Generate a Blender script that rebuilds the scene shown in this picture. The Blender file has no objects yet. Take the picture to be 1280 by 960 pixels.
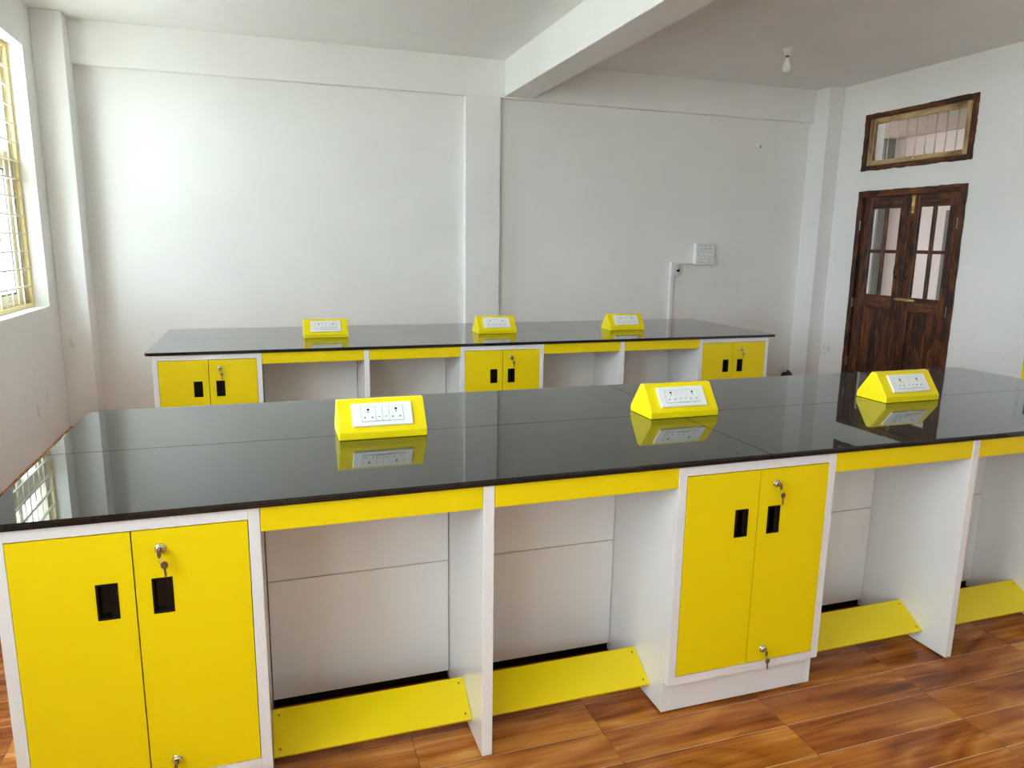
import bpy, bmesh, math, random
from mathutils import Vector, Matrix

random.seed(7)
S = bpy.context.scene
COL = S.collection

# ------------------------------------------------------------------ camera
YAW, PITCH, ROLL, FPX = 0.3228, -0.1902, 0.0145, 910.26
CAM = Vector((0.6457, -1.9023, 1.5581))
_f = Vector((math.sin(YAW) * math.cos(PITCH), math.cos(YAW) * math.cos(PITCH), math.sin(PITCH)))
_r0 = Vector((math.cos(YAW), -math.sin(YAW), 0))
_u0 = _r0.cross(_f)
_r = _r0 * math.cos(ROLL) + _u0 * math.sin(ROLL)
_u = -_r0 * math.sin(ROLL) + _u0 * math.cos(ROLL)
cam = bpy.data.cameras.new('camera')
cam.sensor_width = 36.0
cam.lens = FPX / 1280 * 36.0
cam.clip_start = 0.05
cam.clip_end = 500
camo = bpy.data.objects.new('camera', cam)
COL.objects.link(camo)
camo.matrix_world = Matrix(((_r.x, _u.x, -_f.x, CAM.x), (_r.y, _u.y, -_f.y, CAM.y), (_r.z, _u.z, -_f.z, CAM.z), (0, 0, 0, 1)))
S.camera = camo

# ------------------------------------------------------------------ room numbers (metres)
LW, RW, YB, ZC, YF = -0.981, 6.645, 5.144, 3.259, -5.2
WT = 0.22                                   # wall thickness
WZ0, WZ1 = 1.029, 2.934                     # window sill and head
WIN = [(3.37, 4.639), (-0.25, 1.65), (-2.50, -0.60), (-4.75, -2.85)]      # left wall y ranges; all after the first are unseen, added for brightness
DY0, DY1, DZ = 3.215, 4.502, 2.151          # door opening (outer frame)
TY0, TY1, TZ0, TZ1 = 3.212, 4.507, 2.356, 2.922

# ------------------------------------------------------------------ light
W = bpy.data.worlds.new('overcast_sky')
S.world = W
W.use_nodes = True
bg = W.node_tree.nodes['Background']
bg.inputs['Color'].default_value = (0.80, 0.925, 1.05, 1)
bg.inputs['Strength'].default_value = 10.0
for a, b in WIN:      # sampling portals in the window openings (they add no light of their own)
    L = bpy.data.lights.new('window_portal', 'AREA')
    L.shape = 'RECTANGLE'
    L.size, L.size_y = b - a, WZ1 - WZ0
    L.cycles.is_portal = True
    lo = bpy.data.objects.new('window_portal', L)
    COL.objects.link(lo)
    lo.location = (LW - WT - 0.01, (a + b) / 2, (WZ0 + WZ1) / 2)
    lo.rotation_euler = (math.pi / 2, 0, -math.pi / 2)
S.view_settings.view_transform = 'Standard'
S.view_settings.look = 'None'
S.view_settings.gamma = 1
S.view_settings.use_curve_mapping = False
S.view_settings.exposure = 1.0
S.cycles.max_bounces = 16
S.cycles.diffuse_bounces = 8
S.cycles.glossy_bounces = 6
S.cycles.transparent_max_bounces = 12
S.cycles.sample_clamp_indirect = 8.0
S.cycles.caustics_reflective = False

# ------------------------------------------------------------------ materials
def srgb(r, g, b):
    f = lambda c: (c / 255 / 12.92) if c / 255 <= 0.04045 else ((c / 255 + 0.055) / 1.055) ** 2.4
    return (f(r), f(g), f(b), 1)

def mat(name, col, rough=0.5, metal=0.0, spec=0.5, coat=0.0, coat_rough=0.05, ior=1.5):
    m = bpy.data.materials.new(name)
    m.use_nodes = True
    b = m.node_tree.nodes['Principled BSDF']
    b.inputs['Base Color'].default_value = col if len(col) == 4 else (*col, 1)
    b.inputs['Roughness'].default_value = rough
    b.inputs['Metallic'].default_value = metal
    b.inputs['Specular IOR Level'].default_value = spec
    b.inputs['IOR'].default_value = ior
    b.inputs['Coat Weight'].default_value = coat
    b.inputs['Coat Roughness'].default_value = coat_rough
    return m

class N:
    """tiny node helper"""
    def __init__(s, m):
        s.t = m.node_tree
        s.b = s.t.nodes['Principled BSDF']
    def new(s, typ, **kw):
        n = s.t.nodes.new(typ)
        for k, v in kw.items():
            if k in n.inputs: n.inputs[k].default_value = v
            else: setattr(n, k, v)
        return n
    def link(s, a, b): s.t.links.new(a, b)
    def ramp(s, fac, stops):
        r = s.t.nodes.new('ShaderNodeValToRGB')
        e = r.color_ramp.elements
        while len(e) < len(stops): e.new(0.5)
        for el, (p, c) in zip(e, stops):
            el.position = p
            el.color = c if len(c) == 4 else (*c, 1)
        s.link(fac, r.inputs['Fac'])
        return r.outputs['Color']
    def math(s, op, a, b=None):
        n = s.t.nodes.new('ShaderNodeMath'); n.operation = op
        for i, v in enumerate((a, b)):
            if v is None: continue
            if isinstance(v, (int, float)): n.inputs[i].default_value = v
            else: s.link(v, n.inputs[i])
        return n.outputs[0]

def plaster(name, col, smudge=None):
    m = mat(name, col, 0.8, spec=0.1)
    n = N(m)
    geo = n.new('ShaderNodeNewGeometry')
    nz = n.new('ShaderNodeTexNoise', Scale=1.3, Detail=4.0, Roughness=0.6)
    n.link(geo.outputs['Position'], nz.inputs['Vector'])
    c = n.ramp(nz.outputs['Fac'], [(0.3, tuple(x * 0.95 for x in col[:3])), (0.7, tuple(col[:3]))])
    if smudge:
        sp = n.new('ShaderNodeTexNoise', Scale=7.0, Detail=3.0, Roughness=0.55)
        mp = n.new('ShaderNodeMapping'); mp.inputs['Scale'].default_value = (1, 1, 0.6)
        n.link(geo.outputs['Position'], mp.inputs['Vector']); n.link(mp.outputs[0], sp.inputs['Vector'])
        sx = n.new('ShaderNodeSeparateXYZ'); n.link(geo.outputs['Position'], sx.inputs[0])
        low = n.math('LESS_THAN', sx.outputs['Z'], 0.75)
        th = n.ramp(sp.outputs['Fac'], [(0.66, (0, 0, 0)), (0.74, (1, 1, 1))])
        fac = n.math('MULTIPLY', n.math('MULTIPLY', th, low), 0.35)
        mx = n.new('ShaderNodeMix', data_type='RGBA')
        n.link(fac, mx.inputs[0]); n.link(c, mx.inputs[6]); mx.inputs[7].default_value = smudge
        c = mx.outputs[2]
    n.link(c, n.b.inputs['Base Color'])
    nb = n.new('ShaderNodeTexNoise', Scale=45.0, Detail=3.0)
    n.link(geo.outputs['Position'], nb.inputs['Vector'])
    bp = n.new('ShaderNodeBump', Strength=0.05, Distance=0.01)
    n.link(nb.outputs['Fac'], bp.inputs['Height']); n.link(bp.outputs[0], n.b.inputs['Normal'])
    return m

def wood(name, axis, stops, rough, fine=1.0, coat=0.0, island=False, obj_random=False, bump=0.0, spec=0.5):
    """streaky timber; grain runs along the given world axis"""
    m = mat(name, stops[-1][1], rough, coat=coat, coat_rough=0.08, spec=spec)
    n = N(m)
    geo = n.new('ShaderNodeNewGeometry')
    vec = geo.outputs['Position']
    if island or obj_random:
        oi = n.new('ShaderNodeObjectInfo')
        r = n.math('ADD', oi.outputs['Random'], geo.outputs['Random Per Island'])
        cb = n.new('ShaderNodeCombineXYZ')
        n.link(n.math('MULTIPLY', r, 37.0), cb.inputs[0]); n.link(n.math('MULTIPLY', r, 91.0), cb.inputs[1])
        n.link(n.math('MULTIPLY', r, 53.0), cb.inputs[2])
        va = n.new('ShaderNodeVectorMath', operation='ADD')
        n.link(vec, va.inputs[0]); n.link(cb.outputs[0], va.inputs[1]); vec = va.outputs[0]
    mp = n.new('ShaderNodeMapping')
    sc = [18 * fine] * 3; sc[axis] = 1.2 * fine
    mp.inputs['Scale'].default_value = sc
    n.link(vec, mp.inputs['Vector'])
    n1 = n.new('ShaderNodeTexNoise', Scale=1.0, Detail=6.0, Roughness=0.62, Distortion=0.9)
    n.link(mp.outputs[0], n1.inputs['Vector'])
    mp2 = n.new('ShaderNodeMapping')
    sc = [3.2 * fine] * 3; sc[axis] = 1.0 * fine
    mp2.inputs['Scale'].default_value = sc
    n.link(vec, mp2.inputs['Vector'])
    n2 = n.new('ShaderNodeTexNoise', Scale=1.0, Detail=2.0, Roughness=0.5, Distortion=0.6)
    n.link(mp2.outputs[0], n2.inputs['Vector'])
    rings = n.math('MULTIPLY', n.math('PINGPONG', n.math('MULTIPLY', n2.outputs['Fac'], 9.0), 1.0), 0.16)
    f = n.math('ADD', n.math('MULTIPLY', n1.outputs['Fac'], 0.74), n.math('MULTIPLY', n2.outputs['Fac'], 0.24))
    f = n.math('ADD', f, n.math('SUBTRACT', rings, 0.08))
    if island or obj_random:
        f = n.math('ADD', f, n.math('MULTIPLY', n.math('SUBTRACT', n.math('FRACT', n.math('MULTIPLY', r, 7.31)), 0.5), 0.06))
    n.link(n.ramp(f, stops), n.b.inputs['Base Color'])
    if bump:
        bp = n.new('ShaderNodeBump', Strength=bump, Distance=0.004)
        n.link(n1.outputs['Fac'], bp.inputs['Height']); n.link(bp.outputs[0], n.b.inputs['Normal'])
    return m

def granite():
    m = mat('black_granite', (0.008, 0.0085, 0.009), 0.34, spec=0.02, coat=1.0, coat_rough=0.012, ior=1.5)
    n = N(m)
    n.b.inputs['Coat IOR'].default_value = 1.52
    geo = n.new('ShaderNodeNewGeometry')
    nz = n.new('ShaderNodeTexNoise', Scale=260.0, Detail=2.0)
    n.link(geo.outputs['Position'], nz.inputs['Vector'])
    n.link(n.ramp(nz.outputs['Fac'], [(0.5, (0.006, 0.0065, 0.007)), (0.75, (0.022, 0.023, 0.022))]), n.b.inputs['Base Color'])
    # faint wiping smears change the gloss, not the colour
    sm = n.new('ShaderNodeTexNoise', Scale=3.0, Detail=5.0, Roughness=0.65, Distortion=1.2)
    mp = n.new('ShaderNodeMapping'); mp.inputs['Scale'].default_value = (0.7, 2.2, 1)
    n.link(geo.outputs['Position'], mp.inputs['Vector']); n.link(mp.outputs[0], sm.inputs['Vector'])
    r = n.math('ADD', 0.26, n.math('MULTIPLY', sm.outputs['Fac'], 0.06))
    n.link(r, n.b.inputs['Roughness'])
    return m

def glass(name, tint=(0.96, 0.98, 0.97), refl=1.0):
    m = bpy.data.materials.new(name)
    m.use_nodes = True
    t = m.node_tree
    for x in list(t.nodes): t.nodes.remove(x)
    o = t.nodes.new('ShaderNodeOutputMaterial'); mx = t.nodes.new('ShaderNodeMixShader')
    tr = t.nodes.new('ShaderNodeBsdfTransparent'); gl = t.nodes.new('ShaderNodeBsdfGlossy'); fr = t.nodes.new('ShaderNodeLayerWeight')
    tr.inputs['Color'].default_value = (*tint, 1)
    gl.inputs['Roughness'].default_value = 0.01
    gl.inputs['Color'].default_value = (refl, refl, refl, 1)
    # Schlick reflectance, the same from either side of the thin sheet
    pw = t.nodes.new('ShaderNodeMath'); pw.operation = 'POWER'; pw.inputs[1].default_value = 5.0
    ml = t.nodes.new('ShaderNodeMath'); ml.operation = 'MULTIPLY_ADD'; ml.inputs[1].default_value = 0.9; ml.inputs[2].default_value = 0.04
    t.links.new(fr.outputs['Facing'], pw.inputs[0]); t.links.new(pw.outputs[0], ml.inputs[0])
    t.links.new(ml.outputs[0], mx.inputs[0]); t.links.new(tr.outputs[0], mx.inputs[1]); t.links.new(gl.outputs[0], mx.inputs[2])
    t.links.new(mx.outputs[0], o.inputs['Surface'])
    return m

def plank_bed():
    """bed under the floor planks: pale joint along the rows, dark joint across them"""
    m = mat('floor_bed', (0.55, 0.36, 0.2), 0.5)
    n = N(m)
    geo = n.new('ShaderNodeNewGeometry'); sx = n.new('ShaderNodeSeparateXYZ')
    n.link(geo.outputs['Position'], sx.inputs[0])
    d = n.math('PINGPONG', n.math('ADD', sx.outputs['X'], 600 * 0.6 - 1.0145), 0.3)
    n.link(n.ramp(n.math('LESS_THAN', d, 0.003), [(0.0, (0.78, 0.55, 0.33)), (1.0, (0.02, 0.009, 0.005))]), n.b.inputs['Base Color'])  # pale rows paint the glint of plank bevels into the bed colour
    return m

M = dict(
    wall=plaster('white_wall_paint', (0.89, 0.89, 0.872), srgb(150, 125, 95)),
    ceil=plaster('white_ceiling_paint', (0.89, 0.888, 0.868)),
    yellow=mat('yellow_laminate', (0.86, 0.665, 0.003), 0.30, spec=0.4),
    yellow_box=mat('yellow_plastic', (0.92, 0.74, 0.003), 0.32, spec=0.4),
    white=mat('white_laminate', (0.82, 0.82, 0.82), 0.14, spec=0.5),
    edge=mat('white_edge_band', (0.78, 0.785, 0.795), 0.35),
    granite=granite(),
    black=mat('black_plastic', (0.0025, 0.0025, 0.003), 0.25, spec=0.3),
    rubber=mat('black_rubber', (0.012, 0.011, 0.011), 0.6),
    chrome=mat('chrome', (0.72, 0.72, 0.72), 0.14, metal=1.0),
    steel=mat('dull_steel', (0.30, 0.28, 0.26), 0.32, metal=1.0),
    screw=mat('screw_steel', (0.25, 0.22, 0.12), 0.5, metal=0.6),
    plate=mat('white_switch_plastic', (0.84, 0.86, 0.86), 0.25),
    plate_dark=mat('socket_hole', (0.01, 0.01, 0.012), 0.5),
    plate_line=mat('module_gap', (0.16, 0.17, 0.19), 0.6),
    conduit=mat('white_pvc', (0.85, 0.85, 0.86), 0.35),
    breaker=mat('grey_breaker', (0.62, 0.60, 0.55), 0.4),
    grille=mat('cream_yellow_enamel', (0.86, 0.70, 0.30), 0.4),
    bar=mat('cream_enamel', (0.85, 0.80, 0.64), 0.4),
    frame=mat('cream_window_frame', (0.80, 0.74, 0.56), 0.4),
    gasket=mat('window_gasket', (0.05, 0.06, 0.05), 0.6),
    pane=glass('window_glass'),
    dpane=glass('door_glass', (0.90, 0.90, 0.88)),
    brass=mat('brass', (0.72, 0.53, 0.24), 0.3, metal=1.0),
    iron=mat('dark_iron', (0.03, 0.028, 0.025), 0.45, metal=0.5),
    bulb=mat('frosted_bulb', (0.86, 0.86, 0.84), 0.25),
    holder=mat('bulb_holder', (0.85, 0.83, 0.78), 0.4),
    cap=mat('bulb_cap', (0.10, 0.09, 0.07), 0.4, metal=0.7),
    corr_wall=plaster('pink_corridor_paint', (0.82, 0.75, 0.73)),
    corr_ceil=plaster('corridor_ceiling_paint', (0.46, 0.36, 0.31)),
    corr_grey=plaster('grey_corridor_paint', (0.20, 0.20, 0.19)),
    concrete=plaster('pale_concrete', (0.50, 0.49, 0.46)),
    ground=plaster('pale_ground', (0.74, 0.70, 0.62)),
    bed=plank_bed(),
    rag=mat('dark_cloth', (0.03, 0.022, 0.018), 0.9),
)
FLOORSTOPS = [(0.28, (0.13, 0.030, 0.006)), (0.41, (0.29, 0.078, 0.012)), (0.52, (0.43, 0.140, 0.022)), (0.63, (0.57, 0.225, 0.040)), (0.76, (0.74, 0.38, 0.10))]
M['plank'] = wood('wood_floor_plank', 0, FLOORSTOPS, 0.20, 1.25, obj_random=True, bump=0.02, spec=0.3)
DOORSTOPS = [(0.32, (0.010, 0.0035, 0.0018)), (0.46, (0.040, 0.0115, 0.004)), (0.58, (0.12, 0.034, 0.008)), (0.74, (0.29, 0.10, 0.024))]
M['door_v'] = wood('varnished_timber_upright', 2, DOORSTOPS, 0.35, 2.3, bump=0.1, obj_random=True)
M['door_h'] = wood('varnished_timber_level', 1, DOORSTOPS, 0.35, 2.3, bump=0.1, obj_random=True)
PINE = [(0.28, (0.12, 0.055, 0.018)), (0.45, (0.40, 0.25, 0.11)), (0.62, (0.58, 0.42, 0.21)), (0.8, (0.66, 0.50, 0.28))]
M['pine_v'] = wood('raw_pine_upright', 2, PINE, 0.6, 1.3, obj_random=True)
M['pine_h'] = wood('raw_pine_level', 1, PINE, 0.6, 1.3, obj_random=True)

# ------------------------------------------------------------------ builders
def BM(): return bmesh.new()

def merge(bm, src):
    me = bpy.data.meshes.new('tmp'); src.to_mesh(me); src.free()
    bm.from_mesh(me); bpy.data.meshes.remove(me)

def bx(bm, x0, x1, y0, y1, z0, z1, bev=0.0, seg=1, mi=0):
    b = bmesh.new()
    bmesh.ops.create_cube(b, size=1)
    for v in b.verts:
        v.co = Vector((x0 + (v.co.x + .5) * (x1 - x0), y0 + (v.co.y + .5) * (y1 - y0), z0 + (v.co.z + .5) * (z1 - z0)))
    if bev: bmesh.ops.bevel(b, geom=b.edges[:], offset=bev, segments=seg, affect='EDGES', profile=0.5)
    for f in b.faces: f.material_index = mi
    merge(bm, b)
    return bm

def cyl(bm, c, axis, r, h, r2=None, n=24, mi=0, bev=0.0):
    """cylinder whose base centre is c and which grows h along axis"""
    b = bmesh.new()
    bmesh.ops.create_cone(b, cap_ends=True, segments=n, radius1=r, radius2=r if r2 is None else r2, depth=h)
    if bev:
        es = [e for e in b.edges if abs(e.verts[0].co.z - e.verts[1].co.z) < 1e-6]
        bmesh.ops.bevel(b, geom=es, offset=bev, segments=2, affect='EDGES', profile=0.5)
    q = Vector((0, 0, 1)).rotation_difference(Vector(axis).normalized()).to_matrix()
    for v in b.verts: v.co = Vector(c) + q @ (v.co + Vector((0, 0, h / 2)))
    for f in b.faces:
        f.material_index = mi
        f.smooth = len(f.verts) == 4
    merge(bm, b)
    return bm

def lathe(bm, c, prof, n=28, mi=0):
    rings = [[bm.verts.new((c[0] + r * math.cos(2 * math.pi * i / n), c[1] + r * math.sin(2 * math.pi * i / n), c[2] + z)) for i in range(n)] for r, z in prof]
    for a, b in zip(rings, rings[1:]):
        for i in range(n):
            f = bm.faces.new((a[i], a[(i + 1) % n], b[(i + 1) % n], b[i])); f.smooth = True; f.material_index = mi
    bm.faces.new(rings[0]); bm.faces.new(rings[-1][::-1])
    bmesh.ops.recalc_face_normals(bm, faces=bm.faces[:])
    return bm

def tube(bm, pts, r, n=8, mi=0):
    pts = [Vector(p) for p in pts]
    rings = []
    for i, p in enumerate(pts):
        d = (pts[min(i + 1, len(pts) - 1)] - pts[max(i - 1, 0)]).normalized()
        q = Vector((0, 0, 1)).rotation_difference(d).to_matrix()
        rings.append([bm.verts.new(p + q @ Vector((r * math.cos(2 * math.pi * k / n), r * math.sin(2 * math.pi * k / n), 0))) for k in range(n)])
    for a, b in zip(rings, rings[1:]):
        for k in range(n):
            f = bm.faces.new((a[k], a[(k + 1) % n], b[(k + 1) % n], b[k])); f.smooth = True; f.material_index = mi
    bm.faces.new(rings[0][::-1]); bm.faces.new(rings[-1])
    return bm

def prism(bm, pts, axis, a, b, bev=0.0, mi=0, seg=2):
    """2-D outline pts extruded along axis from a to b (axis 0: pts are y,z; 1: x,z; 2: x,y)"""
    t = bmesh.new()
    def P(p, v):
        return ((v, p[0], p[1]), (p[0], v, p[1]), (p[0], p[1], v))[axis]
    va = [t.verts.new(P(p, a)) for p in pts]; vb = [t.verts.new(P(p, b)) for p in pts]
    t.faces.new(va); t.faces.new(vb)
    for i in range(len(pts)):
        j = (i + 1) % len(pts); t.faces.new((va[i], va[j], vb[j], vb[i]))
    bmesh.ops.recalc_face_normals(t, faces=t.faces[:])
    if bev: bmesh.ops.bevel(t, geom=t.edges[:], offset=bev, segments=seg, affect='EDGES', profile=0.5)
    for f in t.faces: f.material_index = mi
    merge(bm, t)
    return bm

def world_loc(o):
    v = Vector(o.location)
    while o.parent: o = o.parent; v += o.location
    return v

def obj(name, bm, mats, parent=None, at=None):
    """links a mesh given in world coordinates; its origin goes to `at` (or its box centre)"""
    if not isinstance(mats, (list, tuple)): mats = [mats]
    bm.normal_update()
    cs = [v.co for v in bm.verts]
    if at is None:
        at = Vector([(min(c[k] for c in cs) + max(c[k] for c in cs)) / 2 for k in range(3)])
        at.z = min(c.z for c in cs)
    at = Vector(at)
    bmesh.ops.translate(bm, verts=bm.verts[:], vec=-at)
    me = bpy.data.meshes.new(name); bm.to_mesh(me); bm.free()
    for m in mats: me.materials.append(m if not isinstance(m, str) else M[m])
    o = bpy.data.objects.new(name, me); COL.objects.link(o)
    if parent:
        o.parent = parent
        o.location = at - world_loc(parent)
    else:
        o.location = at
    return o

def tag(o, label=None, cat=None, group=None, kind=None):
    if label: o['label'] = label
    if cat: o['category'] = cat
    if group: o['group'] = group
    if kind: o['kind'] = kind
    return o

def thing(name, loc, label, cat=None, group=None, kind=None):
    o = bpy.data.objects.new(name, None); COL.objects.link(o)
    o.location = loc; o.empty_display_size = 0.1
    return tag(o, label, cat, group, kind)

def struct(name, bm, m, label=None):
    return tag(obj(name, bm, m), label, None, None, 'structure')

def copy_tree(o, parent=None):
    c = o.copy(); COL.objects.link(c); c.parent = parent
    for ch in [x for x in COL.objects if x.parent == o]: copy_tree(ch, c)
    return c

# ------------------------------------------------------------------ room shell
# floor: bed slab plus planks 0.60 x 0.15 laid in rows along x
fl = tag(obj('floor', bx(BM(), LW - WT, RW + WT, YF - WT, YB + WT, -0.20, -0.0010), 'bed', at=(0, 0, 0)),
         'glossy reddish brown wood plank floor of the room', None, None, 'structure')
PW, PL, PX, PY = 0.15, 0.60, 1.0145, -0.143
pm = BM(); bx(pm, 0.0008, PL - 0.0008, 0.0012, PW - 0.0012, -0.012, 0.0, 0.0004)
pmesh = bpy.data.meshes.new('plank'); pm.to_mesh(pmesh); pm.free(); pmesh.materials.append(M['plank'])
rest = BM()
for j in range(-34, 36):
    y0 = PY + j * PW
    if y0 + PW < YF or y0 > YB: continue
    for i in range(-4, 10):
        x0 = PX + i * PL
        if x0 + PL < LW or x0 > RW: continue
        xa, xb, ya, yb = max(x0 + .0008, LW), min(x0 + PL - .0008, RW), max(y0 + .0009, YF), min(y0 + PW - .0009, YB)
        if -4 < i < 6 and -6 < j < 8 and xb - xa > 0.59:
            o = bpy.data.objects.new('plank', pmesh); COL.objects.link(o); o.parent = fl; o.location = (x0, y0, 0)
        else:
            bx(rest, xa, xb, ya, yb, -0.012, 0.0)
tag(obj('far_planks', rest, 'plank', fl, at=(0, 0, 0)), 'remaining floor planks', kind='stuff')

struct('ceiling', bx(BM(), LW - WT, RW + WT, YF - WT, YB + WT, ZC, ZC + 0.15), 'ceil', 'plain white plastered ceiling')
struct('wall_back', bx(BM(), LW - WT, RW + WT, YB, YB + WT, 0, ZC), 'wall', 'white plastered wall behind the far bench')
struct('wall_front', bx(BM(), LW - WT, RW + WT, YF - WT, YF, 0, ZC), 'wall', 'white plastered wall behind the viewer')
# left wall with window openings
b = BM()
bx(b, LW - WT, LW, YF, YB, 0, WZ0); bx(b, LW - WT, LW, YF, YB, WZ1, ZC)
ys = sorted(WIN)
edges = [YF] + [v for w in ys for v in w] + [YB]
for k in range(0, len(edges), 2): bx(b, LW - WT, LW, edges[k], edges[k + 1], WZ0, WZ1)
struct('wall_left', b, 'wall', 'white plastered window wall, scuffed near the floor')
# right wall with door and fanlight openings
b = BM()
bx(b, RW, RW + WT, YF, DY0 + .03, 0, ZC); bx(b, RW, RW + WT, DY1 - .03, YB, 0, ZC)
bx(b, RW, RW + WT, DY0 + .03, DY1 - .03, DZ - .03, TZ0 + .03); bx(b, RW, RW + WT, DY0 + .03, DY1 - .03, TZ1 - .03, ZC)
struct('wall_right', b, 'wall', 'white plastered wall with the brown double door')
# beams and columns
YBM, ZBM = 5.075, 2.919
struct('trim_1', bx(BM(), -0.764, 6.457, YBM, YB, ZBM, ZC, 0.004, 2), 'wall', 'white beam along the top of the back wall')
struct('trim_2', bx(BM(), 2.483, 2.827, YBM, YB, 0, ZBM, 0.004, 2), 'wall', 'shallow white column in the middle of the back wall')
struct('trim_3', bx(BM(), LW, -0.764, 4.889, YB, 0, ZC, 0.006, 2), 'wall', 'white corner column beside the barred window')
struct('trim_4', bx(BM(), 6.457, RW, 4.858, YB, 0, ZC, 0.006, 2), 'wall', 'white corner column to the left of the double door')
struct('trim_5', bx(BM(), 2.862, 3.139, YF, YBM, 2.932, ZC, 0.006, 2), 'ceil', 'deep white ceiling beam running towards the viewer')

# ------------------------------------------------------------------ windows in the left wall
def make_window(k, y0, y1, label):
    w = thing('window_%d' % k, (LW - 0.1, (y0 + y1) / 2, WZ0), label, kind='structure')
    gx0, gx1 = LW - 0.122, LW - 0.100                    # burglar grille, then the sliding window behind it
    b = BM()
    for a, c in ((y0, y0 + .035), (y1 - .035, y1)): bx(b, gx0, gx1, a, c, WZ0, WZ1, .003)
    for a, c in ((WZ0, WZ0 + .03), (WZ1 - .03, WZ1)): bx(b, gx0, gx1, y0 + .035, y1 - .035, a, c, .003)
    obj('grille_frame', b, 'grille', w)
    z = WZ0 + 0.16
    while z < WZ1 - 0.05:
        obj('grille_bar', bx(BM(), gx0 + .012, gx1 + .004, y0 - .0, y1 + .0, z - .006, z + .006), 'bar', w)
        z += 0.131
    y = y1 - 0.184
    while y > y0 + 0.06:
        obj('grille_bar', bx(BM(), gx0 + .004, gx0 + .012, y - .006, y + .006, WZ0 + .01, WZ1 - .01), 'bar', w)
        y -= 0.127
    fx0, fx1 = LW - 0.205, LW - 0.145
    ZT0, ZT1 = 2.10, 2.17
    b = BM()
    for a, c in ((y0, y0 + .085), (y1 - .085, y1)): bx(b, fx0, fx1, a, c, WZ0, WZ1, .004)
    for a, c in ((WZ0, WZ0 + .05), (WZ1 - .05, WZ1), (ZT0, ZT1)): bx(b, fx0, fx1, y0 + .085, y1 - .085, a, c, .004)
    obj('window_frame', b, 'frame', w)
    ym = (y0 + y1) / 2
    for n, (a, c, xs) in enumerate(((y0 + .087, ym + .03, LW - .200), (ym - .03, y1 - .087, LW - .172))):
        b = BM(); t = .080
        bx(b, xs, xs + .022, a, a + t, WZ0 + .052, ZT0 - .002, .003); bx(b, xs, xs + .022, c - t, c, WZ0 + .052, ZT0 - .002, .003)
        bx(b, xs, xs + .022, a + t, c - t, WZ0 + .052, WZ0 + .11, .003); bx(b, xs, xs + .022, a + t, c - t, ZT0 - .06, ZT0 - .002, .003)
        s = obj('sash', b, 'frame', w)
        g = BM(); q = .012
        i0, i1, k0, k1 = a + t, c - t, WZ0 + .11, ZT0 - .06
        for v0, v1, u0, u1 in ((i0, i0 + q, k0, k1), (i1 - q, i1, k0, k1), (i0 + q, i1 - q, k0, k0 + q), (i0 + q, i1 - q, k1 - q, k1)):
            bx(g, xs + .004, xs + .019, v0, v1, u0, u1)
        obj('gasket', g, 'gasket', s)
        obj('pane', bx(BM(), xs + .009, xs + .014, i0 + q, i1 - q, k0 + q, k1 - q), 'pane', s)
    for a, c in ((y0 + .085, ym - .02), (ym + .02, y1 - .085)):
        obj('pane', bx(BM(), LW - .178, LW - .173, a, c, ZT1, WZ1 - .05), 'pane', w)
    obj('mullion', bx(BM(), fx0 + .01, fx1 - .01, ym - .02, ym + .02, ZT1, WZ1 - .05, .003), 'frame', w)
    return w
WL = ['cream sliding window with yellow grille beside the corner column'] + ['cream sliding window with yellow grille further along the window wall'] * 3  # last three windows are out of view, added and widened to brighten the room
for k, (a, c) in enumerate(WIN):
    make_window(k + 1, a, c, WL[k])
    struct('trim_%d' % (k + 6), bx(BM(), LW - WT - .55, LW - WT, a - .15, c + .15, WZ1 + .10, WZ1 + .18), 'ground', 'concrete sunshade outside above a window')  # slab added out of view to hold back the high sky

# ------------------------------------------------------------------ double door and fanlight in the right wall
def ragged(b, x0, x1, y0, y1, z0, z1, side, amp=0.004, mi=0):
    """a painted frame member whose wall-side edge wanders a little, as brushed by hand; side: 'y0','y1','z1','z0'"""
    n = 22
    pts = []
    R = lambda: random.uniform(-amp, amp)
    if side in ('z1', 'z0'):
        for i in range(n + 1):
            pts.append((y0 + (y1 - y0) * i / n, (z1 if side == 'z1' else z0) + R()))
        o = z0 if side == 'z1' else z1
        pts += [(y1, o), (y0, o)]
    else:
        for i in range(n + 1):
            pts.append(((y1 if side == 'y1' else y0) + R(), z0 + (z1 - z0) * i / n))
        o = y0 if side == 'y1' else y1
        pts += [(o, z1), (o, z0)]
    prism(b, pts, 0, x0, x1, mi=mi)

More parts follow.
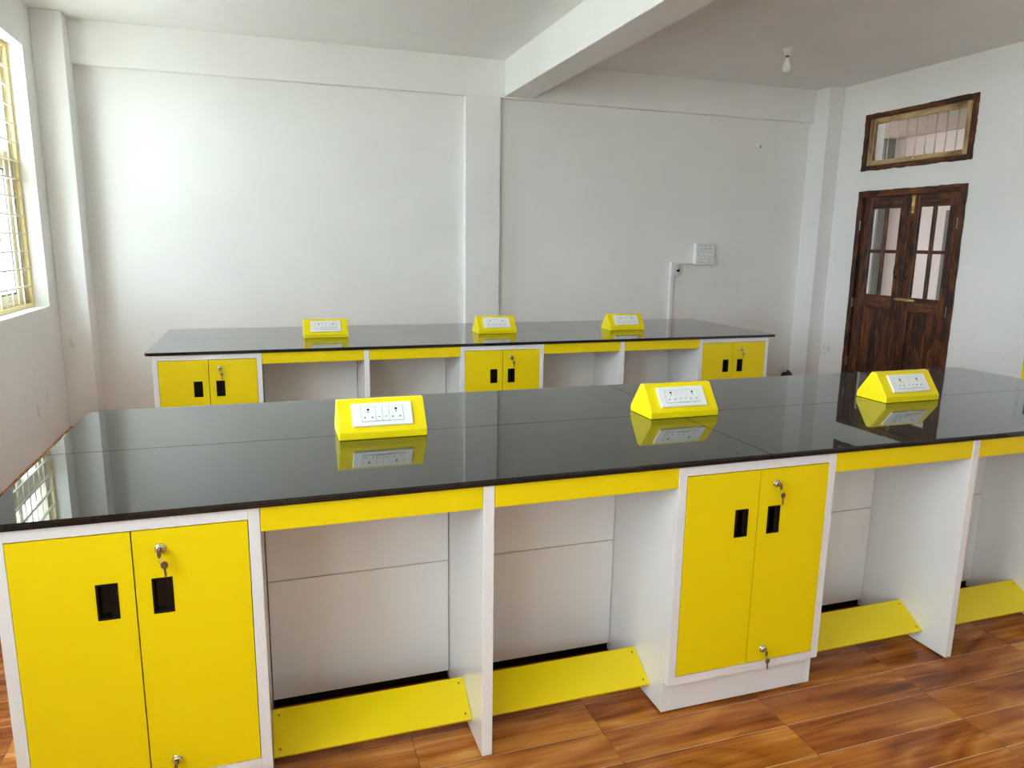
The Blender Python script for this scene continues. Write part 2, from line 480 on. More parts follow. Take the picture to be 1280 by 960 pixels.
door = thing('door_1', (RW, (DY0 + DY1) / 2, 0), 'dark varnished double door with small glass panes', kind='structure')
fx0, fx1 = RW - 0.012, RW + 0.10
b = BM(); ragged(b, fx0, fx1, DY0, DY0 + .062, 0, DZ, 'y0'); ragged(b, fx0, fx1, DY1 - .062, DY1, 0, DZ, 'y1')
obj('door_frame', b, 'door_v', door)
b = BM(); ragged(b, fx0, fx1, DY0 + .062, DY1 - .062, DZ - .062, DZ, 'z1')
obj('door_frame', b, 'door_h', door)
lx0, lx1 = RW + 0.012, RW + 0.050
YM = 3.846
def leaf(ya, yb, pa, pb, name):
    """leaf from ya to yb (ya<yb); glass from pa to pb"""
    z0, z1 = 0.01, DZ - 0.0625
    g0, g1, gm = 1.09, 1.965, 1.535
    L = thing('leaf', (lx0, (ya + yb) / 2, 0), None); L.parent = door; L.location = Vector((lx0, (ya + yb) / 2, 0)) - door.location
    obj('stile', bx(BM(), lx0, lx1, ya, pa, z0, z1, .003), 'door_v', L); obj('stile', bx(BM(), lx0, lx1, pb, yb, z0, z1, .003), 'door_v', L)
    for a, c in ((z0, z0 + .20), (0.955, g0), (g1, z1)): obj('rail', bx(BM(), lx0, lx1, pa, pb, a, c, .003), 'door_h', L)
    m = (pa + pb) / 2
    obj('glazing_bar', bx(BM(), lx0 + .004, lx1 - .004, m - .016, m + .016, g0, g1, .003), 'door_v', L)
    for a, c in ((pa, m - .016), (m + .016, pb)):
        obj('glazing_bar', bx(BM(), lx0 + .005, lx1 - .005, a, c, gm - .017, gm + .017, .003), 'door_h', L)
        for u, v in ((g0, gm - .017), (gm + .017, g1)):
            obj('pane', bx(BM(), lx0 + .020, lx0 + .024, a, c, u, v), 'dpane', L)
    nb = 3                                             # boarded lower panel
    for i in range(nb):
        a = pa + (pb - pa) * i / nb; c = pa + (pb - pa) * (i + 1) / nb
        obj('panel_board', bx(BM(), lx0 + .012, lx1 - .010, a + .001, c - .001, z0 + .20, 0.955, .004), 'door_v', L)
    return L
leaf(YM + .002, DY1 - .064, 3.955, 4.318, 'left')
LR = leaf(DY0 + .064, YM - .002, 3.392, 3.732, 'right')
# meeting bead, hardware
obj('meeting_bead', bx(BM(), lx0 - .012, lx0 - .001, YM - .022, YM + .022, 0.02, DZ - .07, .003), 'door_v', door)
b = BM(); bx(b, lx0 - .006, lx0 - .0005, 3.786, 3.818, 1.90, 2.08, .001); tube(b, [(lx0 - .012, 3.802, 1.885), (lx0 - .012, 3.802, 2.12)], .007)
for z in (1.92, 1.985, 2.06): bx(b, lx0 - .018, lx0 - .004, 3.79, 3.814, z - .007, z + .007, .002)
tag(obj('tower_bolt', b, 'brass', door), 'brass tower bolt')
b = BM(); bx(b, lx0 - .018, lx0 - .013, 3.66, 3.87, 1.054, 1.078, .001); tube(b, [(lx0 - .026, 3.64, 1.066), (lx0 - .026, 3.885, 1.066)], .007)
cyl(b, (lx0 - .026, 3.72, 1.066), (-1, 0, -.3), .006, .03)
tag(obj('latch', b, 'brass', door), 'brass sliding latch')
for y in (3.915, 3.795):
    b = BM(); tube(b, [(lx0 - .001, y, 1.42), (lx0 - .03, y, 1.40), (lx0 - .036, y, 1.345), (lx0 - .03, y, 1.29), (lx0 - .001, y, 1.27)], .008)
    tag(obj('pull_handle', b, 'iron', door), 'dark iron pull handle')
for y in (DY0 + .060, DY1 - .060):
    for z in (0.35, 0.99, 1.80):
        obj('hinge', bx(BM(), fx0 - .003, fx0 + .02, y - .0045, y + .0045, z - .05, z + .05, .0015), 'steel', door)

tr = thing('window_5', (RW, (TY0 + TY1) / 2, TZ0), 'barred fanlight with raw pine sash above the double door', kind='structure')
b = BM(); ragged(b, fx0, fx1, TY0, TY0 + .055, TZ0, TZ1, 'y0', .004); ragged(b, fx0, fx1, TY1 - .055, TY1, TZ0, TZ1, 'y1', .005)
obj('outer_frame', b, 'door_v', tr)
b = BM(); ragged(b, fx0, fx1, TY0 + .055, TY1 - .055, TZ1 - .05, TZ1, 'z1', .004); ragged(b, fx0, fx1, TY0 + .055, TY1 - .055, TZ0, TZ0 + .05, 'z0', .005)
obj('outer_frame', b, 'door_h', tr)
sy0, sy1, sz0, sz1 = TY0 + .057, TY1 - .057, TZ0 + .052, TZ1 - .052
px0, px1 = RW - 0.002, RW + 0.03
for a, c in ((sy0, sy0 + .055), (sy1 - .075, sy1)): obj('sash_stile', bx(BM(), px0, px1, a, c, sz0, sz1, .002), 'pine_v', tr)
for a, c in ((sz0, sz0 + .045), (sz1 - .055, sz1)): obj('sash_rail', bx(BM(), px0, px1, sy0 + .055, sy1 - .075, a, c, .002), 'pine_h', tr)
obj('pane', bx(BM(), px0 + .016, px0 + .020, sy0 + .055, sy1 - .075, sz0 + .045, sz1 - .055), 'dpane', tr)
for i in range(9):
    y = 4.262 - i * (4.262 - 3.352) / 8
    obj('bar', cyl(BM(), (RW + .07, y, sz0 - .0), (0, 0, 1), .0055, sz1 - sz0, n=10), 'bar', tr)
cyl_b = BM(); cyl(cyl_b, (px0 - .012, 3.85, sz0 + .022), (1, 0, 0), .010, .012, bev=.003)
tag(obj('knob', cyl_b, 'plate', tr), 'small white knob')

# corridor beyond the door
CX = RW + WT
struct('corridor_floor', bx(BM(), CX, CX + 2.3, -5.4, 10.5, -0.2, -0.001), 'concrete', 'pale corridor floor beyond the door')
struct('corridor_wall', bx(BM(), CX + 2.1, CX + 2.3, -5.4, 10.5, 0, 3.05), 'corr_wall', 'pinkish white corridor wall seen through the door glass')
struct('corridor_ceiling', bx(BM(), CX, CX + 2.3, -5.4, 10.5, 3.05, 3.2), 'corr_ceil', 'brownish corridor ceiling seen through the fanlight')
struct('corridor_side_wall', bx(BM(), CX - WT, CX, YB + WT + .001, 10.5, 0, 3.05), 'corr_wall', 'corridor side wall beyond the room')
struct('corridor_pillar_1', bx(BM(), CX + 1.92, CX + 2.1, 6.41, 6.95, 0, 3.05), 'corr_grey', 'grey pillar in the corridor, seen through the left panes')
struct('corridor_pillar_2', bx(BM(), CX + 1.92, CX + 2.1, 4.80, 5.31, 0, 2.05), 'corr_grey', 'grey pillar in the corridor, seen through the right panes')
struct('ground', bx(BM(), -120, 120, -120, 120, -3.8, -3.6), 'ground', 'pale ground outside the building')

# ------------------------------------------------------------------ benches
ZU, ZT = 0.8807, 0.9000
ZDT, ZDB, ZFB = 0.8478, 0.1528, 0.1231

def outline(x0, x1, y0, y1, rad):
    """rectangle with chosen corner radii (sw, se, ne, nw)"""
    pts = []
    for (cx, cy, a0, r) in ((x0, y0, math.pi, rad[0]), (x1, y0, 1.5 * math.pi, rad[1]), (x1, y1, 0, rad[2]), (x0, y1, .5 * math.pi, rad[3])):
        if r == 0: pts.append((cx, cy)); continue
        sx = r if cx == x0 else -r; sy = r if cy == y0 else -r
        for i in range(7):
            t = a0 + i / 6 * math.pi / 2
            pts.append((cx + sx + r * math.cos(t), cy + sy + r * math.sin(t)))
    return pts

def slab(x0, x1, y0, y1, rad, open_edges):
    """granite slab; edges lying on a joint stay crisp, the outer ones are rounded"""
    t = bmesh.new()
    pts = outline(x0, x1, y0, y1, rad)
    va = [t.verts.new((p[0], p[1], ZU)) for p in pts]; vb = [t.verts.new((p[0], p[1], ZT)) for p in pts]
    t.faces.new(va[::-1]); t.faces.new(vb)
    for i in range(len(pts)):
        j = (i + 1) % len(pts); t.faces.new((va[i], va[j], vb[j], vb[i]))
    def on_joint(e):
        for k, val in open_edges:
            if all(abs(v.co[k] - val) < 1e-5 for v in e.verts): return True
        return False
    es = [e for e in t.edges if abs(e.verts[0].co.z - e.verts[1].co.z) < 1e-6 and not on_joint(e)]
    bmesh.ops.bevel(t, geom=es, offset=0.0055, segments=3, affect='EDGES', profile=0.5)
    for f in t.faces: f.smooth = False
    return t

def make_worktop(x0, x1, y0, y1, ym, xc, label):
    w = thing('worktop', ((x0 + x1) / 2, (y0 + y1) / 2, ZU), label, 'worktop')
    g = 0.0017; r = 0.045
    xs = [(x0, xc - g), (xc + g, x1)] if xc else [(x0, x1)]
    for n, (a, c) in enumerate(xs):
        first, last = n == 0, n == len(xs) - 1
        op = []
        if not first: op.append((0, a))
        if not last: op.append((0, c))
        obj('slab', slab(a, c, y0, ym - g, (r * .5 if first else 0, r * .5 if last else 0, 0, 0), op + [(1, ym - g)]), 'granite', w)
        obj('slab', slab(a, c, ym + g, y1, (0, 0, r if last else 0, r if first else 0), op + [(1, ym + g)]), 'granite', w)
    # dark sealing compound filling the joints just below the surface
    b = BM(); bx(b, x0 + .003, x1 - .003, ym - g + .0001, ym + g - .0001, ZU + .001, ZT - .0045)
    obj('joint_sealant', b, 'rubber', w)
    return w

def door_panel(x0, x1, y, z0, z1, hx0, hx1, hz0, hz1, th=0.018):
    """flat door with a rectangular pocket cut-out for the flush pull"""
    t = bmesh.new()
    X = [x0, hx0, hx1, x1]; Z = [z0, hz0, hz1, z1]
    F = [[t.verts.new((x, y, z)) for z in Z] for x in X]; B = [[t.verts.new((x, y + th, z)) for z in Z] for x in X]
    for i in range(3):
        for j in range(3):
            if (i, j) == (1, 1): continue
            t.faces.new((F[i][j], F[i + 1][j], F[i + 1][j + 1], F[i][j + 1]))
            t.faces.new((B[i][j], B[i][j + 1], B[i + 1][j + 1], B[i + 1][j]))
    for i in range(3):
        t.faces.new((F[i][0], B[i][0], B[i + 1][0], F[i + 1][0])); t.faces.new((F[i][3], F[i + 1][3], B[i + 1][3], B[i][3]))
        t.faces.new((F[0][i], F[0][i + 1], B[0][i + 1], B[0][i])); t.faces.new((F[3][i], B[3][i], B[3][i + 1], F[3][i + 1]))
    h = [F[1][1], F[2][1], F[2][2], F[1][2]]; k = [B[1][1], B[2][1], B[2][2], B[1][2]]
    for i in range(4): t.faces.new((h[i], k[i], k[(i + 1) % 4], h[(i + 1) % 4]))
    bmesh.ops.recalc_face_normals(t, faces=t.faces[:])
    es = [e for e in t.edges if all(v.co.y == y for v in e.verts) and (all(v.co.x in (x0,) for v in e.verts) or all(v.co.x == x1 for v in e.verts) or all(v.co.z == z0 for v in e.verts) or all(v.co.z == z1 for v in e.verts))]
    bmesh.ops.bevel(t, geom=es, offset=0.0018, segments=2, affect='EDGES', profile=0.5)
    return t

def flush_pull(x0, x1, z0, z1, y):
    b = BM(); r = .004
    # rim
    bx(b, x0 - .002, x0 + r, y - .0016, y + .002, z0 - .002, z1 + .002, .0006); bx(b, x1 - r, x1 + .002, y - .0016, y + .002, z0 - .002, z1 + .002, .0006)
    bx(b, x0 + r, x1 - r, y - .0016, y + .002, z1 - r, z1 + .002, .0006); bx(b, x0 + r, x1 - r, y - .0016, y + .002, z0 - .002, z0 + r, .0006)
    # pocket: back and walls
    d = .0155
    bx(b, x0 + .0005, x1 - .0005, y + d - .002, y + d, z0 + .0005, z1 - .0005)
    bx(b, x0 + .0005, x0 + .002, y, y + d, z0 + .0005, z1 - .0005); bx(b, x1 - .002, x1 - .0005, y, y + d, z0 + .0005, z1 - .0005)
    bx(b, x0 + .002, x1 - .002, y, y + d, z1 - .002, z1 - .0005); bx(b, x0 + .002, x1 - .002, y, y + d, z0 + .0005, z0 + .002)
    # grip lip over half the pocket
    bx(b, x0 + (x1 - x0) * .62, x1 - .002, y + .001, y + .003, z0 + .004, z1 - .004, .0008)
    return b

def lock(x, z, y):
    b = BM()
    cyl(b, (x, y + .0002, z), (0, -1, 0), .0135, .004, n=28, bev=.0012)
    cyl(b, (x, y - .0035, z), (0, -1, 0), .0115, .008, r2=.0095, n=28, bev=.0015)
    return b

def key(x, z, y, tilt):
    """key in the lock with its twin hanging below on a ring"""
    b = BM()
    yy = y - .0115
    bx(b, x - .0010, x + .0010, yy - .012, yy, z - .0035, z + .0035, .0003)                 # blade in the barrel
    prism(b, [(x + .0085 * math.cos(a) * .55 + tilt * .2, z - .006 + .0105 * math.sin(a)) for a in [i * math.pi / 8 for i in range(16)]], 1, yy - .0135, yy - .0118)
    cx, cz = x + .002 + tilt * .35, z - .021
    ring = [(cx + .0065 * math.sin(a) * .7, yy - .012 + .003 * math.cos(a), cz + .0085 * math.cos(a)) for a in [i * math.pi / 8 for i in range(17)]]
    tube(b, ring, .0007, 6)
    hx, hz = x + .010 + tilt, z - .036
    prism(b, [(hx + .0088 * math.cos(a), hz + .0100 * math.sin(a)) for a in [i * math.pi / 10 for i in range(20)]], 1, yy - .0130, yy - .0110)
    prism(b, [(hx - .0028, hz - .008), (hx + .0028, hz - .008), (hx + .0032, hz - .020), (hx + .0048, hz - .022), (hx + .0026, hz - .031), (hx, hz - .034), (hx - .0012, hz - .031)], 1, yy - .0130, yy - .0112)
    return b

def make_cabinet(x0, xs, x1, y, depth, label, group, keytilt=0.0):
    """base cupboard: outer x0..x1, door split xs, front plane y"""
    c = thing('base_cabinet', ((x0 + x1) / 2, y, 0), label, 'cabinet', group)
    st = 0.0290
    zt = ZU - .0005
    b = BM()
    bx(b, x0, x0 + st, y, y + .022, ZFB, zt, .0012); bx(b, x1 - st, x1, y, y + .022, ZFB, zt, .0012)
    bx(b, x0 + st, x1 - st, y, y + .022, ZDT + .0015, zt, .0); bx(b, x0 + st, x1 - st, y, y + .022, ZFB, ZDB - .0015, .0)
    obj('face_frame', b, 'edge', c)
    b = BM()
    for a, d in ((x0, x0 + .018), (x1 - .018, x1)):
        prism(b, [(y + .022, zt), (y + depth, zt), (y + depth, .009), (y + .0290, .009), (y + .0290, ZFB - .0005), (y + .022, ZFB - .0005)], 0, a, d)
    bx(b, x0 + .018, x1 - .018, y + .045, y + depth, ZFB, ZFB + .018); bx(b, x0 + .018, x1 - .018, y + .045, y + depth, zt - .018, zt)
    bx(b, x0 + .018, x1 - .018, y + depth - .018, y + depth, .009, zt - .018)
    obj('carcass', b, 'white', c)
    obj('plinth', bx(BM(), x0 + .0182, x1 - .0182, y + .0300, y + .046, .009, ZFB - .0006), 'edge', c)
    for fx in (x0 + .06, x1 - .06):
        for fy in (y + .055, y + depth - .07): obj('foot', cyl(BM(), (fx, fy, 0), (0, 0, 1), .020, .0088, n=16), 'rubber', c)
    yd = y - .0012
    g = .0018
    for side in (0, 1):
        a, d = ((x0 + st + g, xs - g), (xs + g, x1 - st - g))[side]
        h0, h1 = ((xs - .086, xs - .040), (xs + .040, xs + .085))[side]
        dr = obj('door', door_panel(a, d, yd, ZDB + g, ZDT - g, h0, h1, .624, .716), 'yellow', c)
        tag(obj('handle', flush_pull(h0, h1, .624, .716, yd), 'black', dr), 'black recessed pull')
        if side:
            for z, t in ((.796, 0.0), (.200, -.004)):
                obj('lock', lock(xs + .064, z, yd), 'chrome', dr)
                obj('key', key(xs + .064, z, yd, t + keytilt), 'steel', dr)
    return c

def make_knee(xa, xp0, xp1, xb, y, depth, label, group):
    """open knee-space module between two cupboards, divided by one upright panel"""
    c = thing('knee_space_unit', ((xp0 + xp1) / 2, y, 0), label, 'bench frame', group)
    zt = ZU - .0005
    obj('divider_panel', bx(BM(), xp0, xp1, y, y + depth, .009, zt, .0012), 'white', c)
    for fy in (y + .04, y + depth - .05): obj('foot', cyl(BM(), ((xp0 + xp1) / 2, fy, 0), (0, 0, 1), .0145, .0088, n=14), 'rubber', c)
    for a, d in ((xa, xp0), (xp1, xb)):
        a += .0012; d -= .0012
        obj('apron_rail', bx(BM(), a, d, y + .002, y + .020, .8107, zt, .0012), 'yellow', c)
        yb = y + .427
        obj('back_panel', bx(BM(), a + .0015, d - .0015, yb, yb + .016, .4695, zt - .001, .0008), 'white', c)
        obj('back_panel', bx(BM(), a + .0015, d - .0015, yb, yb + .016, .044, .4665, .0008), 'white', c)
        obj('kick_strip', bx(BM(), a + .001, d - .001, yb + .018, yb + .026, .004, .060), 'black', c)  # black board behind the gap under the back panel
        obj('far_side_panel', bx(BM(), a + .001, d - .001, y + depth - .43, y + depth - .414, .002, zt - .001), 'white', c)  # unseen panel added so the gap under the bench stays dark
        # tilted foot board
        p0, p1 = (y + .108, .066), (y + .232, .139)
        dx, dz = p1[0] - p0[0], p1[1] - p0[1]; l = math.hypot(dx, dz); nx, nz = -dz / l, dx / l
        t = .011
        fr = obj('foot_rest', prism(BM(), [p0, p1, (p1[0] - nx * t, p1[1] - nz * t), (p0[0] - nx * t, p0[1] - nz * t)], 0, a, d, .0012), 'yellow', c)
        for sx in (a + .018, d - .018):
            for s in (.14, .86):
                cy, cz = p0[0] + dx * s, p0[1] + dz * s
                obj('screw', cyl(BM(), (sx, cy - nx * .0005, cz - nz * .0005), (0, nx, nz), .0036, .0012, n=10), 'screw', fr)
    return c

DEP = 1.195
GF, GB = 'yellow-door cupboards of the front bench', 'yellow-door cupboards of the far bench'
make_worktop(-0.034, 4.385, -0.0114, 1.210, 0.592, 2.169, 'black polished granite worktop of the front bench, nearest the viewer')
make_cabinet(-0.004, 0.2943, 0.597, 0, DEP, 'yellow two-door base cabinet at the left end of the front bench', GF)
make_cabinet(1.840, 2.1424, 2.4457, 0, DEP, 'yellow two-door base cabinet in the middle of the front bench', GF, 0.001)
make_cabinet(3.700, 4.002, 4.304, 0, DEP, 'yellow two-door base cabinet at the right end of the front bench', GF)
KG = 'open knee-space units under the benches'
make_knee(0.597, 1.202, 1.2347, 1.840, 0, DEP, 'white knee-space unit with yellow foot boards left of the front bench\'s middle cabinet', KG)
make_knee(2.4457, 3.0635, 3.0944, 3.700, 0, DEP, 'white knee-space unit with yellow foot boards right of the front bench\'s middle cabinet', KG)

YB2 = 2.7733
make_worktop(-0.0625, 4.3536, YB2 - 0.0114, YB2 + 1.217, YB2 + 0.585, None, 'black polished granite worktop of the far bench by the back wall')
make_cabinet(-0.0254, 0.2815, 0.5864, YB2, DEP, 'yellow two-door base cabinet at the left end of the far bench', GB)
make_cabinet(1.8457, 2.140, 2.4391, YB2, DEP, 'yellow two-door base cabinet in the middle of the far bench', GB)
make_cabinet(3.6856, 3.9816, 4.2968, YB2, DEP, 'yellow two-door base cabinet at the right end of the far bench', GB)
make_knee(0.5864, 1.2088, 1.2420, 1.8457, YB2, DEP, 'white knee-space unit with yellow rails left of the far bench\'s middle cabinet', KG)
make_knee(2.4391, 3.0311, 3.0636, 3.6856, YB2, DEP, 'white knee-space unit with yellow rails right of the far bench\'s middle cabinet', KG)

# ------------------------------------------------------------------ power boxes standing on the worktops
def make_power_box(x, y, label):
    L, hw, lip, ht, tw = 0.300, 0.0850, 0.0260, 0.1240, 0.0120
    g = 'yellow power outlet boxes on the worktops'
    c = thing('power_box', (x, y, ZT), label, 'outlet box', g)
    z = ZT + .0003
    prof = [(y - hw, z), (y - hw, z + lip), (y - tw, z + ht), (y + tw, z + ht), (y + hw, z + lip), (y + hw, z)]
    obj('housing', prism(BM(), prof, 0, x - L / 2, x + L / 2, .0035, seg=3), 'yellow_box', c)
    # frame of the sloping face: u along x, v up the slope, n outwards
    v = Vector((0, hw - tw, ht - lip)); ln = v.length; v.normalize()
    n = Vector((0, -v.z, v.y)); o0 = Vector((x, y - hw, z + lip))
    def P(u, s, h): return o0 + Vector((u, 0, 0)) + v * s + n * h
    def sbox(b, u0, u1, s0, s1, h0, h1, bev=0.0, mi=0):
        t = bmesh.new(); bmesh.ops.create_cube(t, size=1)
        for q in t.verts: q.co = P(u0 + (q.co.x + .5) * (u1 - u0), s0 + (q.co.y + .5) * (s1 - s0), h0 + (q.co.z + .5) * (h1 - h0))
        if bev: bmesh.ops.bevel(t, geom=t.edges[:], offset=bev, segments=2, affect='EDGES', profile=0.5)
        bmesh.ops.recalc_face_normals(t, faces=t.faces[:])
        for f in t.faces: f.material_index = mi
        merge(b, t)
    def disc(b, u, s, h, r, mi=1, n_=16): cyl(b, P(u, s, h), n, r, .0005, n=n_, mi=mi)
    s0, s1 = .018, .104
    b = BM(); sbox(b, -.103, .103, s0, s1, .0002, .0085, .0032); sbox(b, -.0725, .0725, .0335, .0885, .008, .0088, 0, 1)
    pl = obj('cover_plate', b, ['plate', 'plate_line'], c)
    for u0, u1 in ((-.0715, -.0235), (.0235, .0715)):
        b = BM(); sbox(b, u0, u1, .0345, .0875, .0086, .0102, .0007)
        m = (u0 + u1) / 2
        disc(b, m, .0770, .0100, .0046); disc(b, m, .0675, .0100, .0026, 2); disc(b, m - .0125, .0480, .0100, .0032, 2); disc(b, m + .0125, .0480, .0100, .0032, 2)
        obj('socket', b, ['plate', 'plate_dark', 'plate_line'], pl)
    for u0, u1 in ((-.0225, -.0006), (.0006, .0225)):
        b = BM()
        t = bmesh.new()                                   # rocker, pressed in at the top
        pts = [(.0345, .0086), (.0345, .0135), (.062, .0112), (.0875, .0098), (.0875, .0086)]
        va = [t.verts.new(P(u0, s, h)) for s, h in pts]; vb = [t.verts.new(P(u1, s, h)) for s, h in pts]
        t.faces.new(va); t.faces.new(vb)
        for i in range(len(pts)): t.faces.new((va[i], va[(i + 1) % 5], vb[(i + 1) % 5], vb[i]))
        bmesh.ops.recalc_face_normals(t, faces=t.faces[:]); merge(b, t)
        um = (u0 + u1) / 2
        sbox(b, um - .0035, um + .0035, .0480, .0500, .0118, .0129, 0, 1)
        obj('switch', b, ['plate', 'plate_dark'], pl)
    return c
YC, YC2 = 0.600, YB2 + 0.558
make_power_box(0.997, YC, 'yellow power outlet box nearest the left end of the front worktop')
make_power_box(2.170, YC, 'yellow power outlet box over the middle cabinet on the front worktop')
make_power_box(3.316, YC, 'yellow power outlet box in front of the double door on the front worktop')
make_power_box(1.012, YC2, 'yellow power outlet box nearest the left end of the far worktop')
make_power_box(2.250, YC2, 'yellow power outlet box before the middle wall column on the far worktop')
make_power_box(3.325, YC2, 'yellow power outlet box nearest the white wall conduit on the far worktop')

# ------------------------------------------------------------------ switchboard and conduit on the back wall
sb = thing('switchboard', (5.18, YB, 1.36), 'square white switchboard of switches and sockets on the back wall', 'switchboard')
sx0, sx1, sz0_, sz1_ = 5.062, 5.298, 1.362, 1.594
obj('back_box', bx(BM(), sx0 + .006, sx1 - .006, YB - .044, YB - .0005, sz0_ + .006, sz1_ - .006, .003), 'plate', sb)
_b = bx(BM(), sx0, sx1, YB - .058, YB - .0442, sz0_, sz1_, .005, 2)
for w0, w1 in ((1.526, 1.574), (1.454, 1.502), (1.383, 1.431)): bx(_b, sx0 + .028, sx1 - .029, YB - .0584, YB - .050, w0, w1, mi=1)
cp = obj('cover_plate', _b, ['plate', 'plate_line'], sb)
yf = YB - .058
def sw(u0, u1, w0, w1):
    b = BM(); prism(b, [(yf + .001, w0), (yf - .012, w0), (yf - .002, w1), (yf + .001, w1)], 0, u0, u1); obj('switch', b, 'plate', cp)
def sk(u0, u1, w0, w1):
    b = BM(); bx(b, u0, u1, yf - .004, yf + .001, w0, w1, .001)
    m, h = (u0 + u1) / 2, (w0 + w1) / 2
    cyl(b, (m, yf - .0038, h + .013), (0, -1, 0), .005, .0006, n=12, mi=1)
    for s in (-.012, .012): cyl(b, (m + s, yf - .0038, h - .010), (0, -1, 0), .0042, .0006, n=12, mi=1)
    obj('socket', b, ['plate', 'plate_line'], cp)
cols = [sx0 + .030 + i * .0295 for i in range(7)]
rows = [(1.528, 1.572), (1.456, 1.500), (1.385, 1.429)]
sw(cols[0], cols[1] - .002, *rows[0]); sw(cols[1], cols[2] - .002, *rows[0]); sk(cols[2], cols[4] - .002, *rows[0]); sk(cols[4], cols[6] - .002, *rows[0])
for i in range(6): sw(cols[i], cols[i + 1] - .002, *rows[1])
sk(cols[0], cols[2] - .002, *rows[2]); sw(cols[2], cols[3] - .002, *rows[2]); sw(cols[3], cols[4] - .002, *rows[2]); sk(cols[4], cols[6] - .002, *rows[2])

cd = thing('wall_conduit', (4.81, YB, 0), 'white plastic cable conduit rising behind the far bench to the switchboard', 'conduit')
obj('upright_trunking', bx(BM(), 4.786, 4.826, YB - .030, YB - .0005, 0.02, 1.222, .003), 'conduit', cd)
obj('upper_trunking', bx(BM(), 4.780, 4.832, YB - .042, YB - .0005, 1.224, 1.392, .004), 'conduit', cd)
obj('level_trunking', bx(BM(), 4.833, 5.061, YB - .030, YB - .0005, 1.370, 1.392, .002), 'conduit', cd)
for u in (4.95,): obj('clip', bx(BM(), u - .011, u + .011, YB - .034, YB - .0305, 1.366, 1.398, .001), 'conduit', cd)
bk = thing('circuit_breaker', (4.856, YB, 1.24), 'small grey circuit breaker beside the white wall conduit', 'breaker')
obj('casing', bx(BM(), 4.834, 4.878, YB - .055, YB - .0005, 1.238, 1.366, .005), 'breaker', bk)
obj('toggle', bx(BM(), 4.839, 4.873, YB - .068, YB - .0552, 1.288, 1.312, .002), 'black', bk)

# small capped cable outlet high on the back wall
co = thing('cable_outlet', (5.825, YB, 2.615), 'small pale cable outlet high on the back wall near the corner column', 'cable outlet')
b = BM(); prism(b, [(5.825 + .045 * math.cos(a) * random.uniform(.8, 1.1), 2.645 + .045 * math.sin(a) * random.uniform(.8, 1.1)) for a in [i * math.pi / 7 for i in range(14)]], 1, YB - .014, YB - .0004)
obj('patch', b, 'conduit', co)
b = BM(); tube(b, [(5.818, YB - .013, 2.645), (5.816, YB - .02, 2.648), (5.812, YB - .03, 2.640), (5.811, YB - .032, 2.622)], .006)
obj('wire_end', b, 'plate_line', co)

# dark scrap on the floor by the corner column
b = bmesh.new(); bmesh.ops.create_icosphere(b, subdivisions=3, radius=1)
for v in b.verts:
    n_ = 1 + .22 * math.sin(7 * v.co.x + 3) * math.cos(5 * v.co.y + 2 * v.co.z) + .12 * math.sin(13 * v.co.z + 4 * v.co.x)
    v.co = Vector((6.375 + .065 * v.co.x * n_, 5.06 + .05 * v.co.y * n_, max(.0, .055 + .085 * v.co.z * n_)))
for f in b.faces: f.smooth = True
tag(obj('cloth_scrap', b, 'rag'), 'small dark scrap lying on the floor at the foot of the corner column', 'scrap')

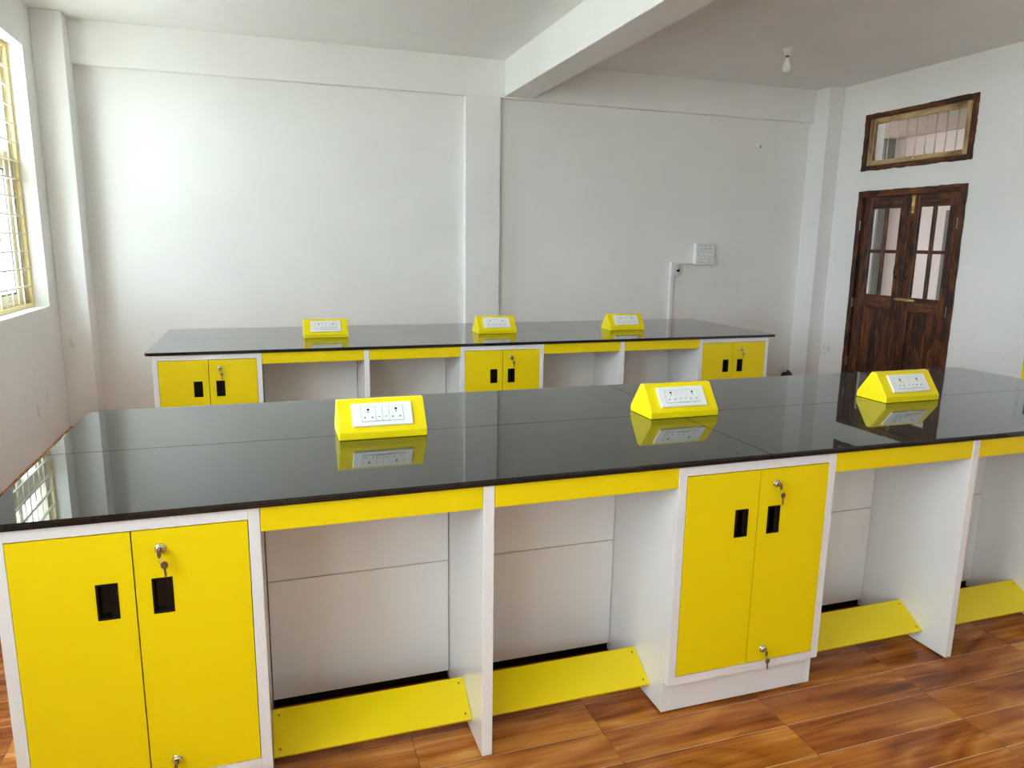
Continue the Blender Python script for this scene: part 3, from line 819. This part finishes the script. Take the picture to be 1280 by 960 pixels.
# ------------------------------------------------------------------ bulb on the ceiling
bl = thing('ceiling_bulb', (5.019, 3.762, ZC), 'unlit white bulb in a batten holder on the ceiling', 'light bulb')
BXY = (5.019, 3.762)
b = BM(); lathe(b, (*BXY, ZC), [(.040, -.0005), (.040, -.018), (.030, -.030), (.026, -.058), (.020, -.062)]); obj('holder', b, 'holder', bl)
b = BM(); lathe(b, (*BXY, ZC), [(.016, -.0622), (.016, -.075), (.014, -.078)]); obj('cap', b, 'cap', bl)
b = BM(); lathe(b, (*BXY, ZC), [(.015, -.0782), (.017, -.095), (.024, -.118), (.031, -.140), (.034, -.160), (.032, -.176), (.024, -.192), (.010, -.199)]); obj('globe', b, 'bulb', bl)

# ------------------------------------------------------------------ storage cupboard against the right wall
cx0, cx1, cy0, cy1, ch = RW - .450, RW - .004, 1.270, 2.186, 1.575
sc = thing('storage_cupboard', ((cx0 + cx1) / 2, (cy0 + cy1) / 2, 0), 'white storage cupboard with yellow lower doors against the right wall', 'cupboard')
b = BM()
bx(b, cx0 + .02, cx1, cy0, cy0 + .02, 0.0, ch, .0015); bx(b, cx0 + .02, cx1, cy1 - .02, cy1, 0.0, ch, .0015)
bx(b, cx0 + .02, cx1, cy0 + .02, cy1 - .02, ch - .02, ch); bx(b, cx1 - .012, cx1, cy0 + .02, cy1 - .02, .05, ch - .02)
for z in (.08, .775, 1.15): bx(b, cx0 + .03, cx1 - .012, cy0 + .02, cy1 - .02, z, z + .018)
obj('carcass', b, 'white', sc)
b = BM()
bx(b, cx0, cx0 + .02, cy0, cy0 + .028, .0, ch, .001); bx(b, cx0, cx0 + .02, cy1 - .028, cy1, .0, ch, .001)
for a, c in ((.0, .10), (.768, .803), (ch - .03, ch)): bx(b, cx0, cx0 + .02, cy0 + .028, cy1 - .028, a, c)
obj('face_frame', b, 'edge', sc)
ymid = (cy0 + cy1) / 2
for a, c in ((cy0 + .030, ymid - .001), (ymid + .001, cy1 - .030)):
    d = obj('door', bx(BM(), cx0 - .001, cx0 + .017, a, c, .102, .766, .0015), 'yellow', sc)
    hy = c - .06 if c < ymid else a + .04
    obj('handle', bx(BM(), cx0 - .0035, cx0 - .0012, hy, hy + .03, .60, .69, .0008), 'black', d)
    b = BM()
    for u0, u1, w0, w1 in ((a, a + .05, .805, ch - .032), (c - .05, c, .805, ch - .032), (a + .05, c - .05, .805, .855), (a + .05, c - .05, ch - .082, ch - .032)):
        bx(b, cx0 - .001, cx0 + .017, u0, u1, w0, w1, .001)
    d = obj('glazed_door', b, 'white', sc)
    obj('pane', bx(BM(), cx0 + .006, cx0 + .010, a + .05, c - .05, .855, ch - .082), 'dpane', d)
